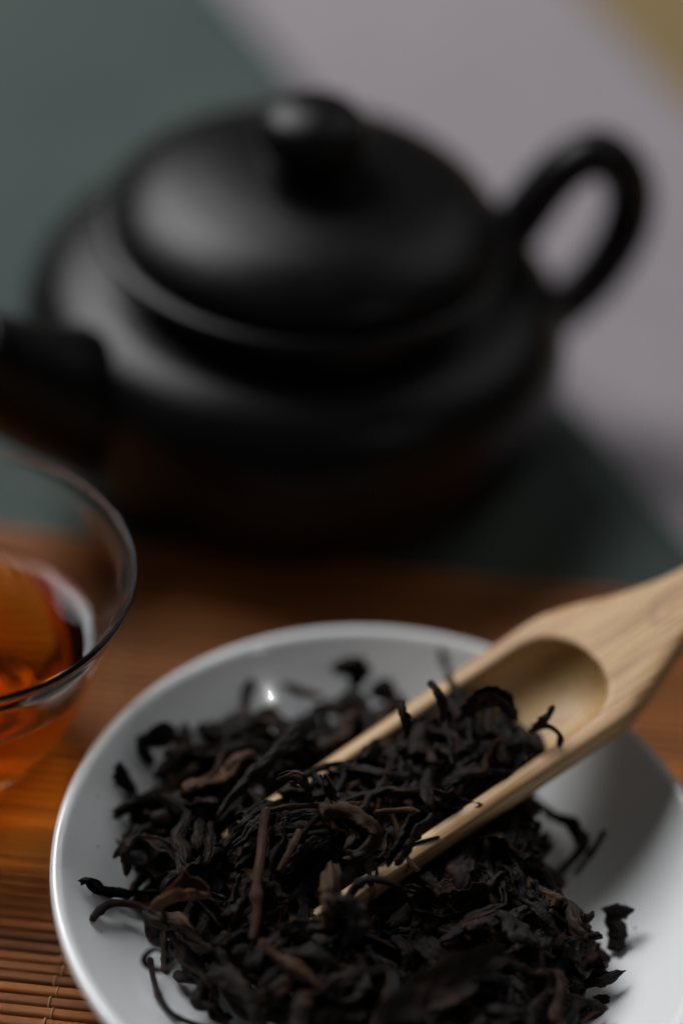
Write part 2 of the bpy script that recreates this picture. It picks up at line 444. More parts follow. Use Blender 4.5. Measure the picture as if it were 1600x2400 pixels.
# spout: outer skin then back down the bore
SAZ = R(40); sd_ = Vector((math.cos(SAZ), math.sin(SAZ), 0))
def sp_(rho, z): return sd_ * rho + Vector((0, 0, z))
def spout_mesh():
    pts = [sp_(-.028, .0160), sp_(-.044, .0238), sp_(-.056, .0312), sp_(-.066, .0385), sp_(-.0745, .0460), sp_(-.079, .0510)]
    C = spline(pts, 40); T, Nn, B = frames(C, Vector((-math.sin(AZ), math.cos(AZ), 0)))
    ro = np.interp(np.linspace(0, 5, 40), range(6), [.0125, .0168, .0146, .0122, .0106, .0097]); V, Fc = [], []; K = 32
    rings = [(C[i], Nn[i], B[i], ro[i]) for i in range(40)] + [(C[39] + T[39] * .0006, Nn[39], B[39], ro[39] - .0008)] + [(C[i], Nn[i], B[i], ro[i] - .0019) for i in range(39, 20, -1)]
    for c, n_, b_, r in rings:
        for k in range(K):
            a = 2 * math.pi * k / K; V.append(c + n_ * math.cos(a) * r + b_ * math.sin(a) * r)
    for i in range(len(rings) - 1):
        for k in range(K):
            a, b2 = i * K + k, i * K + (k + 1) % K; Fc.append((a, b2, b2 + K, a + K))
    return mesh("spout", V, Fc)
link("spout", spout_mesh(), M_clay, pot)

# ------------------------------------------------------------------ glass cup with tea
CC = (-.0650, .2600); CZ = MAT_TOP
cin = [(0, .0022), (.006, .0023), (.0118, .0036), (.0168, .0078), (.0201, .0130), (.0225, .0190), (.0243, .0250), (.0262, .0320), (.0284, .0385), (.0298, .0418)]
clip_ = [(.0307, .0438), (.0309, .0444), (.0313, .0447), (.0317, .0444), (.0317, .0437)]
cout = [(.0308, .0418), (.0297, .0382), (.0274, .0318), (.0255, .0250), (.0238, .0190), (.0213, .0130), (.0177, .0075), (.0150, .0040), (.0140, .0015), (.0136, .0002), (.0128, 0), (.0118, .0003), (.0095, .0008), (0, .0009)]
cp = smooth_profile(cin + clip_ + cout, 5)
V, Fc = lathe(cp, 128); cup = link("glass_cup", mesh("glass_cup", V, [f[::-1] for f in Fc]), M_glass, loc=(CC[0], CC[1], CZ))
tag(cup, "clear glass cup of amber tea at the left edge", "cup")
LZ = .0268
cinp = np.array(smooth_profile(cin, 8))
tp = [(r + .00012 if r > 1e-6 else 0, z - .00012) for r, z in cinp if z < LZ]
rl = float(np.interp(LZ, cinp[:, 1], cinp[:, 0]))
tp += [(rl + .00015, LZ + .0001), (rl + .00018, LZ + .0007), (rl - .0001, LZ + .0006), (rl - .0006, LZ + .00022), (rl - .0014, LZ + .00005), (rl - .0025, LZ), (0, LZ)]
V, Fc = lathe(tp, 128); tea = link("tea", mesh("tea", V, Fc), M_tea, loc=(CC[0], CC[1], CZ))
tag(tea, "clear reddish amber brewed tea inside the glass cup", "tea")

# ------------------------------------------------------------------ bamboo scoop
SE = Vector((.0451, .2646, .0350)); EL, PH = R(15), R(38.5)
sa = Vector((math.cos(PH) * math.cos(EL), math.sin(PH) * math.cos(EL), math.sin(EL)))
sw = Vector((math.sin(PH), -math.cos(PH), 0)); sn = sw.cross(sa); sy = -sw      # local x=along, y=left, z=up
SM = Matrix(((sa.x, sy.x, sn.x, SE.x), (sa.y, sy.y, sn.y, SE.y), (sa.z, sy.z, sn.z, SE.z), (0, 0, 0, 1)))
S_TIP, S_END = -.0690, .0950
def half_w(s):       # outer half width, smoothed
    return sum(half_w0(s + d_) for d_ in (-.0045, -.003, -.0015, 0, .0015, .003, .0045)) / 7 if s < .09 else half_w0(s)
def half_w0(s):
    return float(np.interp(s, [-.069, -.062, -.03, -.006, .0005, .004, .0070, .0110, .0150, .0200, .0260, .034, .06, .085, .092, .095], [.0118, .0126, .0130, .0134, .0134, .0123, .0107, .0088, .0074, .0058, .0048, .0046, .0054, .0056, .0045, .002]))
def wi(s):           # inner half width
    if s >= .0012: return 0.0
    base = .0100
    if s > -.0088:
        t = (s + .0088) / .0100; return base * max(1 - t ** 2.3, 0) ** (1 / 2.1)
    return base
def depth_in(s): return .0078 * min(1.0, (wi(s) / .0100) ** .9) if wi(s) > 0 else 0
def thick(s): return float(np.interp(s, [-.079, -.06, -.01, .01, .03, .095], [.0098, .0108, .0112, .0105, .0088, .0070]))
ss = list(np.linspace(S_TIP, -.0090, 60)) + [-.0088 + .0100 * math.sin(math.pi / 2 * k / 34) for k in range(0, 35)] + list(np.linspace(.0016, S_END, 70))
V, Fc, sk, ho = [], [], [], []
NI, NO, NU = 20, 7, 26
for s in ss:
    W, w0, D, T_ = half_w(s), wi(s), depth_in(s), thick(s)
    ring = []
    e = .0009   # edge rounding
    outer = np.linspace(0, 1, NO + 1)
    for k in range(NO):            # left top face from outer edge to hollow
        t = k / NO; y = W + (w0 - W) * t
        edge = min((W - y), (y - w0) if w0 > 1e-5 else 1)
        z = -e * .7 * max(0, 1 - (W - y) / (e * 1.6)) ** 2 - (.0004 * max(0, 1 - (y - w0) / e) ** 2 if w0 > 1e-4 else 0)
        ring.append((y, z, 0, 0))
    for k in range(NI + 1):        # hollow
        a = math.pi * k / NI; y = w0 * math.cos(a); z = -D * math.sin(a) ** .85 - (.0004 if w0 > 1e-4 else 0) if k not in (0, NI) else (-.0004 if w0 > 1e-4 else 0)
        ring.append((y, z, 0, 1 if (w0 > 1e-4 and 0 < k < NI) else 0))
    for k in range(1, NO + 1):
        t = k / NO; y = -(w0 + (W - w0) * t)
        z = -e * .7 * max(0, 1 - (W + y) / (e * 1.6)) ** 2 - (.0004 * max(0, 1 - (-y - w0) / e) ** 2 if w0 > 1e-4 else 0)
        ring.append((y, z, 0, 0))
    for k in range(1, NU):         # underside
        a = math.pi * k / NU; y = -W * math.copysign(abs(math.cos(a)) ** .72, math.cos(a)); z = -e * .7 - (T_ - e * .7) * math.sin(a) ** .80
        ring.append((y, z, min(1, max(0, (-z - .0030) / .0022)), 0))
    for (y, z, q, h) in ring:
        # the mouth is cut on the slant, long on the right
        x = s
        V.append((x, y, z)); sk.append(q); ho.append(h)
K = NO + NI + 1 + NO + NU - 1
for i in range(len(ss) - 1):
    for k in range(K):
        a, b_ = i * K + k, i * K + (k + 1) % K; Fc.append((a, b_, b_ + K, a + K))
mid = [NO + NI // 2]
for base_i in (0, (len(ss) - 1) * K):
    top = list(range(base_i, base_i + NO * 2 + NI + 1)); bot = list(range(base_i + NO * 2 + NI + 1, base_i + K))
    c = len(V); V.append((ss[0] if base_i == 0 else ss[-1] + .001, 0, -thick(ss[0]) * .93 if base_i == 0 else -.0035)); sk.append(0); ho.append(0)
    for k in range(K):
        a, b_ = base_i + k, base_i + (k + 1) % K
        Fc.append((a, c, b_) if base_i else (b_, c, a))
me = mesh("tea_scoop", V, [f[::-1] for f in Fc])
for nm, arr in (("skin", sk), ("hollow", ho)):
    at = me.attributes.new(nm, 'FLOAT', 'POINT'); at.data.foreach_set("value", arr)
bmw = bmesh.new(); bmw.from_mesh(me); bmesh.ops.remove_doubles(bmw, verts=bmw.verts, dist=2e-6)
bmesh.ops.recalc_face_normals(bmw, faces=bmw.faces); bmw.to_mesh(me); bmw.free()
me.polygons.foreach_set("use_smooth", [True] * len(me.polygons))
scoop = link("tea_scoop", me, M_bamboo); scoop.matrix_world = SM
tag(scoop, "pale carved bamboo scoop half full of leaves, buried in the tea", "scoop")
scoop_world = np.array([tuple(SM @ Vector(v)) for v in V]); scoop_top_mask = np.array([(i % K) < NO * 2 + NI + 1 for i in range(len(V))])

# ------------------------------------------------------------------ dried tea leaves
def finish_leaf(name, V, Fc, uv, mats):
    me = mesh(name, V, Fc); at = me.attributes.new("leafuv", 'FLOAT_VECTOR', 'POINT')
    at.data.foreach_set("vector", np.array(uv, dtype=float).ravel()); me.materials.append(mats); return me

def rolled(C, wid, seed, nv=30, fold=None, twist=None, thick=.00022, ragged=.5):
    """a withered leaf blade rolled up round the centre line C; returns verts, faces, uv"""
    r = random.Random(seed); n = len(C); T, Nn, B = frames(C, Vector((r.uniform(-.4, .4), r.uniform(-.4, .4), 1)))
    turns = fold if fold is not None else r.uniform(.55, 1.35)
    tw = twist if twist is not None else r.uniform(-2.8, 2.8)
    a0 = r.uniform(0, 6.28); L = sum((C[i + 1] - C[i]).length for i in range(n - 1))
    ns = Vector((r.uniform(0, 90), r.uniform(0, 90), r.uniform(0, 90)))
    peak = r.uniform(.35, .65); V, uv = [], []
    pw = r.uniform(.55, .9); tip0, tip1 = r.uniform(.25, .85), r.uniform(.15, .7)
    asym = r.uniform(-.5, .5)
    lobes = r.randint(2, 4)
    for layer in (0, 1):
        for i in range(n):
            t = i / (n - 1)
            env = (t / peak) if t < peak else (1 - t) / (1 - peak)
            tip = tip0 if t < peak else tip1
            w = wid * (tip + (1 - tip) * max(env, 0) ** pw) * (1 + .22 * noise.noise(ns + Vector((t * 7, 0, 0))))
            if i in (0, n - 1): w *= .55
            for j in range(nv):
                s = j / (nv - 1) * 2 - 1
                th = a0 + tw * t + s * turns * math.pi + .35 * noise.noise(ns + Vector((t * 5, s * 1.5, 3)))
                rad = w * (.42 + .40 * abs(s + asym * .3)) * (1 + .16 * math.sin(lobes * th + 5 * t))
                q = Vector((t * L * 700, s * 3.2, 0))
                rad *= 1 + .52 * noise.noise(ns + Vector((t * L * 260, s * 2.6, 0))) + .30 * noise.noise(ns + Vector((t * L * 700, s * 6.0, 7)))
                rad *= 1 + .30 * (abs(noise.noise(ns + Vector((t * L * 170, s * 11.0, 21)))) * 2 - .5) + .22 * noise.noise(ns + Vector((t * L * 1500, s * 7, 5)))
                if abs(s) > .82: rad *= 1 + ragged * .35 * noise.noise(ns + Vector((t * L * 1300, s * 9, 2)))
                rad = max(rad - layer * thick, w * .05)
                ax = .35 * w * noise.noise(ns + Vector((s * 2.5, t * 6, 11)))
                if i in (0, n - 1): ax += wid * .5 * noise.noise(ns + Vector((s * 4, 50, t)))
                V.append(C[i] + (Nn[i] * math.cos(th) + B[i] * math.sin(th) * .80) * rad + T[i] * ax)
                uv.append((t * L, s * wid * turns * 1.6, 0))
    Fc = []; off = n * nv
    for i in range(n - 1):
        for j in range(nv - 1):
            a = i * nv + j; Fc.append((a, a + nv, a + nv + 1, a + 1)); a += off; Fc.append((a, a + 1, a + nv + 1, a + nv))
    for i in range(n - 1):
        a = i * nv; Fc.append((a, a + off, a + off + nv, a + nv)); a = i * nv + nv - 1; Fc.append((a, a + nv, a + off + nv, a + off))
    for j in range(nv - 1):
        Fc.append((j, j + 1, j + 1 + off, j + off)); a = (n - 1) * nv + j; Fc.append((a, a + off, a + off + 1, a + 1))
    return V, Fc, uv

def stick(C, rad, seed, K=10, nodes=True, taper=.7):
    r = random.Random(seed); n = len(C); T, Nn, B = frames(C); ns = Vector((r.uniform(0, 90),) * 3); V, Fc, uv = [], [], []
    L = sum((C[i + 1] - C[i]).length for i in range(n - 1)); nd = [r.uniform(.2, .8) for _ in range(1 + int(L > .014))]
    for i in range(n):
        t = i / (n - 1); rr = rad * (1 + (taper - 1) * t)
        if nodes: rr *= 1 + sum(.35 * math.exp(-((t - d) * L / .0007) ** 2) for d in nd)
        if i in (0, n - 1): rr *= .72
        for k in range(K):
            a = 2 * math.pi * k / K
            q = rr * (1 + .18 * noise.noise(ns + Vector((math.cos(a) * 1.6, math.sin(a) * 1.6, t * L * 500))) + .12 * math.sin(3 * a + seed + 2 * t))
            V.append(C[i] + (Nn[i] * math.cos(a) + B[i] * math.sin(a) * .85) * q); uv.append((t * L, a / 6.28 * rr * 6, 0))
    for i in range(n - 1):
        for k in range(K): a, b_ = i * K + k, i * K + (k + 1) % K; Fc.append((a, b_, b_ + K, a + K))
    for e_, s_ in ((0, -1), (n - 1, 1)):
        c = len(V); V.append(C[e_] + T[e_] * s_ * rad * .25 * r.uniform(-1, 1)); uv.append((e_ / (n - 1) * L, 0, 0))
        for k in range(K):
            a, b_ = e_ * K + k, e_ * K + (k + 1) % K; Fc.append((a, b_, c) if s_ > 0 else (b_, a, c))
    return V, Fc, uv

def flake(L, W, seed, nu=22, nv=16, curl=1.2):
    """crumpled piece of blade with a torn outline, gently curled"""
    r = random.Random(seed); ns = Vector((r.uniform(0, 90),) * 3); V, uv, Fc = [], [], []
    ph = r.uniform(0, 6)
    for layer in (0, 1):
        for i in range(nu):
            t = i / (nu - 1)
            for j in range(nv):
                s = j / (nv - 1) * 2 - 1
                half = W * (.25 + .75 * math.sin(math.pi * min(max(t * .94 + .03, 0), 1)) ** .6) * (1 + .35 * noise.noise(ns + Vector((t * 6, 8 + (s > 0) * 5, 0))))
                x = (t - .5) * L * (1 + .12 * noise.noise(ns + Vector((s * 3, 3, 0)))); y = s * half
                k = curl / W; ang = y * k
                yy = math.sin(ang) / k; z = (1 - math.cos(ang)) / k
                z += .18 * W * noise.noise(ns + Vector((x * 420, y * 420, 0))) + .45 * W * noise.noise(ns + Vector((x * 150, y * 150, 4))) + .5 * W * math.sin(t * 3.4 + ph) * .6
                z += .10 * W * noise.noise(ns + Vector((x * 900, y * 1200, 9)))
                V.append(Vector((x, yy, z - layer * .0002))); uv.append((x, y, 0))
    off = nu * nv
    for i in range(nu - 1):
        for j in range(nv - 1):
            a = i * nv + j; Fc.append((a, a + nv, a + nv + 1, a + 1)); a += off; Fc.append((a, a + 1, a + nv + 1, a + nv))
    for i in range(nu - 1):
        a = i * nv; Fc.append((a, a + off, a + off + nv, a + nv)); a = i * nv + nv - 1; Fc.append((a, a + nv, a + off + nv, a + off))
    for j in range(nv - 1):
        Fc.append((j, j + 1, j + 1 + off, j + off)); a = (nu - 1) * nv + j; Fc.append((a, a + off, a + off + 1, a + 1))
    return V, Fc, uv

def wiggly(L, seed, bend, n):
    r = random.Random(seed); k = 5; P = []
    a = 0; p = Vector((0, 0, 0)); b2 = 0
    P.append(p.copy())
    for i in range(k):
        a += r.gauss(0, bend); b2 += r.gauss(0, bend * .35)
        p = p + Vector((math.cos(a) * math.cos(b2), math.sin(a) * math.cos(b2), math.sin(b2))) * (L / k); P.append(p.copy())
    d = (P[-1] - P[0]); yaw = math.atan2(d.y, d.x); pit = math.atan2(d.z, math.hypot(d.x, d.y))
    M = Matrix.Rotation(pit, 3, 'Y') @ Matrix.Rotation(-yaw, 3, 'Z'); c = sum(P, Vector()) / len(P)
    return spline([M @ (q - c) for q in P], n)

protos = []      # (kind, mesh, verts array, coarse verts/faces/uv)
def add_proto(kind, full, coarse, mat_):
    V, Fc, uv = full
    me = finish_leaf("tea_leaf" if kind != 'stem' else "tea_twig", V, Fc, uv, mat_)
    protos.append((kind, me, np.array([tuple(v) for v in V]), coarse))
for i in range(24):
    L = random.uniform(.0100, .0215); w = random.uniform(.0015, .0028); bd = random.choice([.28, .5, .8])
    add_proto('roll', rolled(wiggly(L, 100 + i, bd, 46), w, 200 + i), rolled(wiggly(L, 100 + i, bd, 14), w, 200 + i, nv=9), M_leaf if i % 12 else M_brown)
for i in range(8):
    L = random.uniform(.007, .0115); w = random.uniform(.0020, .0031)
    add_proto('roll', rolled(wiggly(L, 300 + i, .5, 30), w, 400 + i, nv=26, fold=random.uniform(.6, 1.0)), rolled(wiggly(L, 300 + i, .5, 12), w, 400 + i, nv=10, fold=.8), M_leaf)
for i in range(5):
    L = random.uniform(.008, .013); w = random.uniform(.0024, .0040)
    add_proto('flake', flake(L, w, 500 + i, curl=random.uniform(1.5, 2.6)), flake(L, w, 500 + i, 10, 7, curl=1.2), M_leaf)
for i in range(6):
    L = random.uniform(.009, .021); w = random.uniform(.0004, .0009)
    add_proto('stem', stick(wiggly(L, 600 + i, .26, 26), w, 700 + i), stick(wiggly(L, 600 + i, .26, 8), w, 700 + i, 5), M_stem if i % 3 == 0 else M_leaf)

# ---- height map that the leaves are dropped on
G = .0005; X0, Y0, NG = -.056, .158, 282
gx = X0 + G * (np.arange(NG) + .5); gy = Y0 + G * (np.arange(NG) + .5)
GX, GY = np.meshgrid(gx, gy, indexing='ij')
RR = np.hypot(GX - PC[0], GY - PC[1]); Hm = plate_z(np.minimum(RR, .0545)); Hm[RR > .0553] = .0
ceil = np.full_like(Hm, 9.0)
ang = np.degrees(np.arctan2(GY - PC[1], GX - PC[0])) % 360
# outline of the heap on the plate: (bearing, radius)
OUT = [(0, .034), (12, .0325), (30, .034), (60, .040), (84, .0430), (104, .0445), (119, .0415), (134, .0480), (156, .0495), (185, .0455), (204, .0415), (221, .0400), (250, .042), (290, .044), (320, .0435), (335, .0425), (350, .0415), (358, .037), (360, .035)]
Rout = np.interp(ang, [a for a, _ in OUT], [r for _, r in OUT])
q = np.clip(1 - (RR / Rout) ** 2, 0, 1)
TGT = np.where(RR < Rout, plate_z(np.minimum(RR, .05)) * 1.0 + .0012 + .0195 * q ** .55, 0)
TGT = np.minimum(TGT, PZ + .0235 + 0 * TGT)
def cell(P): return np.clip(((P[:, 0] - X0) / G).astype(int), 0, NG - 1), np.clip(((P[:, 1] - Y0) / G).astype(int), 0, NG - 1)
SX = ((GX - SE.x) * sa.x + (GY - SE.y) * sa.y) / math.cos(EL) ** 2
WY = (GX - SE.x) * sw.x + (GY - SE.y) * sw.y
rimz = SE.z + SX * math.sin(EL)
# the heap is lower along the near (right-hand) edge of the scoop, so the edge stays in sight
near = (WY > .009) & (WY < .034) & (SX > -.060)
TGT = np.where(near, np.minimum(TGT, rimz - .0030 - .10 * np.clip(WY - .013, 0, .03)), TGT)
# scoop underside = ceiling; its top side = ground for the leaves inside it
fs = []
dense = []
sb = scoop_world.copy()
for i in range(len(ss) - 1):
    A = scoop_world[i * K:(i + 1) * K]; Bq = scoop_world[(i + 1) * K:(i + 2) * K]
    for t in (0, .33, .66):
        P = A + (Bq - A) * t; dense.append(P)
        P2 = (np.roll(P, 1, axis=0) + P) / 2; dense.append(P2)
dense = np.concatenate(dense); inb = (dense[:, 0] > X0) & (dense[:, 0] < X0 + G * NG) & (dense[:, 1] > Y0) & (dense[:, 1] < Y0 + G * NG); dense = dense[inb]
ix, iy = cell(dense)
sc_low = np.full_like(Hm, 9.0); np.minimum.at(sc_low, (ix, iy), dense[:, 2])
# top surface: sampled only from the upper faces
dtop = []
for i in range(len(ss) - 1):
    A = scoop_world[i * K:i * K + NO * 2 + NI + 1]; Bq = scoop_world[(i + 1) * K:(i + 1) * K + NO * 2 + NI + 1]
    for t in (0, .25, .5, .75):
        P = A + (Bq - A) * t; dtop.append(P); dtop.append((P[1:] + P[:-1]) / 2)
dtop = np.concatenate(dtop); inb = (dtop[:, 0] > X0) & (dtop[:, 0] < X0 + G * NG) & (dtop[:, 1] > Y0) & (dtop[:, 1] < Y0 + G * NG); dtop = dtop[inb]
jx, jy = cell(dtop); sc_top = np.full_like(Hm, -9.0); np.maximum.at(sc_top, (jx, jy), dtop[:, 2])
has_sc = sc_top > -1
ceil = np.where(has_sc & (sc_low > Hm), np.minimum(ceil, sc_low), ceil)
# ---- individually shaped pieces (world positions)
HERO = {
  'squiggle': [(-0.0360,0.2187,0.0177), (-0.0347,0.2194,0.0172), (-0.0334,0.2199,0.0149), (-0.0316,0.2212,0.0125), (-0.0288,0.2219,0.0115), (-0.0253,0.2231,0.0110), (-0.0217,0.2233,0.0107)],
  'lowstick': [(-0.0330,0.2128,0.0157), (-0.0323,0.2151,0.0151), (-0.0310,0.2170,0.0144), (-0.0291,0.2189,0.0128), (-0.0263,0.2195,0.0119), (-0.0248,0.2190,0.0116)],
  'stem': [(-0.0069,0.2299,0.0275), (-0.0071,0.2266,0.0265), (-0.0070,0.2220,0.0255), (-0.0071,0.2161,0.0240), (-0.0066,0.2121,0.0225), (-0.0068,0.2084,0.0205)],
  'redstem': [(-0.0011,0.2259,0.0275), (-0.0018,0.2238,0.0270), (-0.0028,0.2213,0.0260), (-0.0039,0.2196,0.0245)],
  'rightstick': [(0.0510,0.2437,0.0148), (0.0500,0.2426,0.0123), (0.0485,0.2412,0.0096), (0.0469,0.2400,0.0069)],
  'rightcurl': [(0.0387,0.2550,0.0089), (0.0420,0.2494,0.0109), (0.0446,0.2463,0.0131), (0.0467,0.2440,0.0124), (0.0475,0.2434,0.0101), (0.0455,0.2422,0.0067), (0.0437,0.2401,0.0060)],
  'longstem': [(-0.0231,0.2099,0.0111), (-0.0221,0.2062,0.0105), (-0.0202,0.2023,0.0103), (-0.0176,0.2000,0.0100), (-0.0143,0.1993,0.0095), (-0.0094,0.1983,0.0095)],
  'loop': [(-0.0191,0.2045,0.0190), (-0.0217,0.2055,0.0195), (-0.0233,0.2048,0.0185), (-0.0231,0.2039,0.0175), (-0.0209,0.2030,0.0175), (-0.0186,0.2033,0.0190), (-0.0174,0.2040,0.0205)],
  'hstem': [(-0.0066,0.2294,0.0275), (-0.0037,0.2302,0.0280), (0.0006,0.2307,0.0285), (0.0048,0.2312,0.0290), (0.0082,0.2312,0.0295)],
  'hstem2': [(0.0107,0.2306,0.0285), (0.0134,0.2309,0.0290), (0.0162,0.2315,0.0290), (0.0188,0.2311,0.0285)],
  'fold': [(0.0025,0.2299,0.0275), (0.0046,0.2295,0.0285), (0.0071,0.2284,0.0295), (0.0095,0.2273,0.0290), (0.0104,0.2259,0.0275), (0.0090,0.2238,0.0265), (0.0070,0.2233,0.0260)],
  'fold2': [(0.0017,0.2310,0.0270), (0.0036,0.2296,0.0275), (0.0055,0.2280,0.0270), (0.0066,0.2281,0.0265)],
  'hook1': [(0.0176,0.2516,0.0385), (0.0188,0.2497,0.0388), (0.0200,0.2486,0.0365), (0.0205,0.2470,0.0340)],
  'hook2': [(0.0134,0.2484,0.0365), (0.0138,0.2456,0.0360), (0.0149,0.2441,0.0330)],
  'hook3': [(0.0016,0.2334,0.0325), (0.0023,0.2317,0.0325), (0.0036,0.2308,0.0305)],
  'hook4': [(-0.0056,0.2333,0.0310), (-0.0028,0.2327,0.0330), (-0.0012,0.2321,0.0320), (-0.0001,0.2315,0.0285)],
  'overcurve': [(0.0074,0.2161,0.0225), (0.0085,0.2178,0.0245), (0.0101,0.2184,0.0260), (0.0129,0.2187,0.0260), (0.0155,0.2189,0.0245), (0.0167,0.2189,0.0220)],
  'backtip': [(0.0205,0.2773,0.0216), (0.0218,0.2767,0.0187), (0.0236,0.2759,0.0152)],
  'bigflat': [(0.0133,0.1950,0.0215), (0.0184,0.1990,0.0230), (0.0236,0.2026,0.0235), (0.0283,0.2064,0.0230), (0.0326,0.2094,0.0215)],
  'rightflag': [(0.0507,0.2279,0.0131), (0.0532,0.2275,0.0135), (0.0553,0.2271,0.0147)],
  'rightflag2': [(0.0519,0.2271,0.0120), (0.0533,0.2261,0.0100), (0.0532,0.2238,0.0083)],
  'browncurl': [(-0.0230,0.2127,0.0205), (-0.0201,0.2140,0.0220), (-0.0174,0.2152,0.0220), (-0.0146,0.2151,0.0220)],
  'longdiag': [(-0.0054,0.2071,0.0225), (-0.0024,0.2048,0.0215), (0.0012,0.2032,0.0215), (0.0052,0.2011,0.0200)],
  'centclump': [(0.0047,0.2209,0.0255), (0.0047,0.2160,0.0260), (0.0047,0.2129,0.0250), (0.0052,0.2124,0.0230)],
  'beadleaf': [(0.0194,0.2297,0.0305), (0.0171,0.2270,0.0295), (0.0159,0.2240,0.0285), (0.0144,0.2214,0.0270)],
  'longdiag2': [(-0.0024,0.2502,0.0270), (-0.0057,0.2447,0.0270), (-0.0095,0.2387,0.0265), (-0.0132,0.2337,0.0250), (-0.0150,0.2304,0.0235)],
  'clumpA': [(-0.0289,0.2509,0.0165), (-0.0268,0.2517,0.0182), (-0.0249,0.2528,0.0163)],
  'clumpA2': [(-0.0300,0.2503,0.0192), (-0.0298,0.2492,0.0166), (-0.0282,0.2493,0.0138)],
  'clumpB': [(-0.0332,0.2434,0.0191), (-0.0323,0.2431,0.0162), (-0.0304,0.2428,0.0135)],
  'clumpC': [(-0.0327,0.2360,0.0147), (-0.0298,0.2390,0.0140), (-0.0249,0.2418,0.0128), (-0.0184,0.2442,0.0127)],
  'clumpD': [(-0.0131,0.2672,0.0186), (-0.0136,0.2662,0.0150), (-0.0137,0.2647,0.0120)],
  'clumpE': [(-0.0072,0.2694,0.0160), (-0.0031,0.2698,0.0134), (0.0001,0.2703,0.0129)],
  'clumpF': [(0.0015,0.2722,0.0185), (0.0050,0.2727,0.0197), (0.0067,0.2728,0.0175), (0.0048,0.2719,0.0131)],
  'clumpG': [(0.0087,0.2707,0.0149), (0.0113,0.2711,0.0160), (0.0133,0.2717,0.0123)],
  'clumpH': [(-0.0216,0.2578,0.0135), (-0.0186,0.2593,0.0134), (-0.0157,0.2614,0.0130)],
  'scA': [(0.0360,0.2485,0.0335), (0.0377,0.2490,0.0350), (0.0388,0.2502,0.0375)],
  'scB': [(0.0354,0.2485,0.0325), (0.0381,0.2483,0.0345), (0.0404,0.2469,0.0340), (0.0405,0.2471,0.0310)],
  'scC': [(0.0246,0.2500,0.0335), (0.0264,0.2503,0.0365), (0.0301,0.2510,0.0365), (0.0330,0.2498,0.0340)],
  'rightbot': [(0.0482,0.2150,0.0091), (0.0507,0.2153,0.0109), (0.0538,0.2165,0.0119)],
  'rightbot2': [(0.0505,0.2167,0.0107), (0.0499,0.2185,0.0123)],
  'tipleaf': [(0.0050,0.2125,0.0255), (0.0069,0.2126,0.0272), (0.0088,0.2116,0.0262), (0.0089,0.2103,0.0240), (0.0076,0.2095,0.0215)],
}
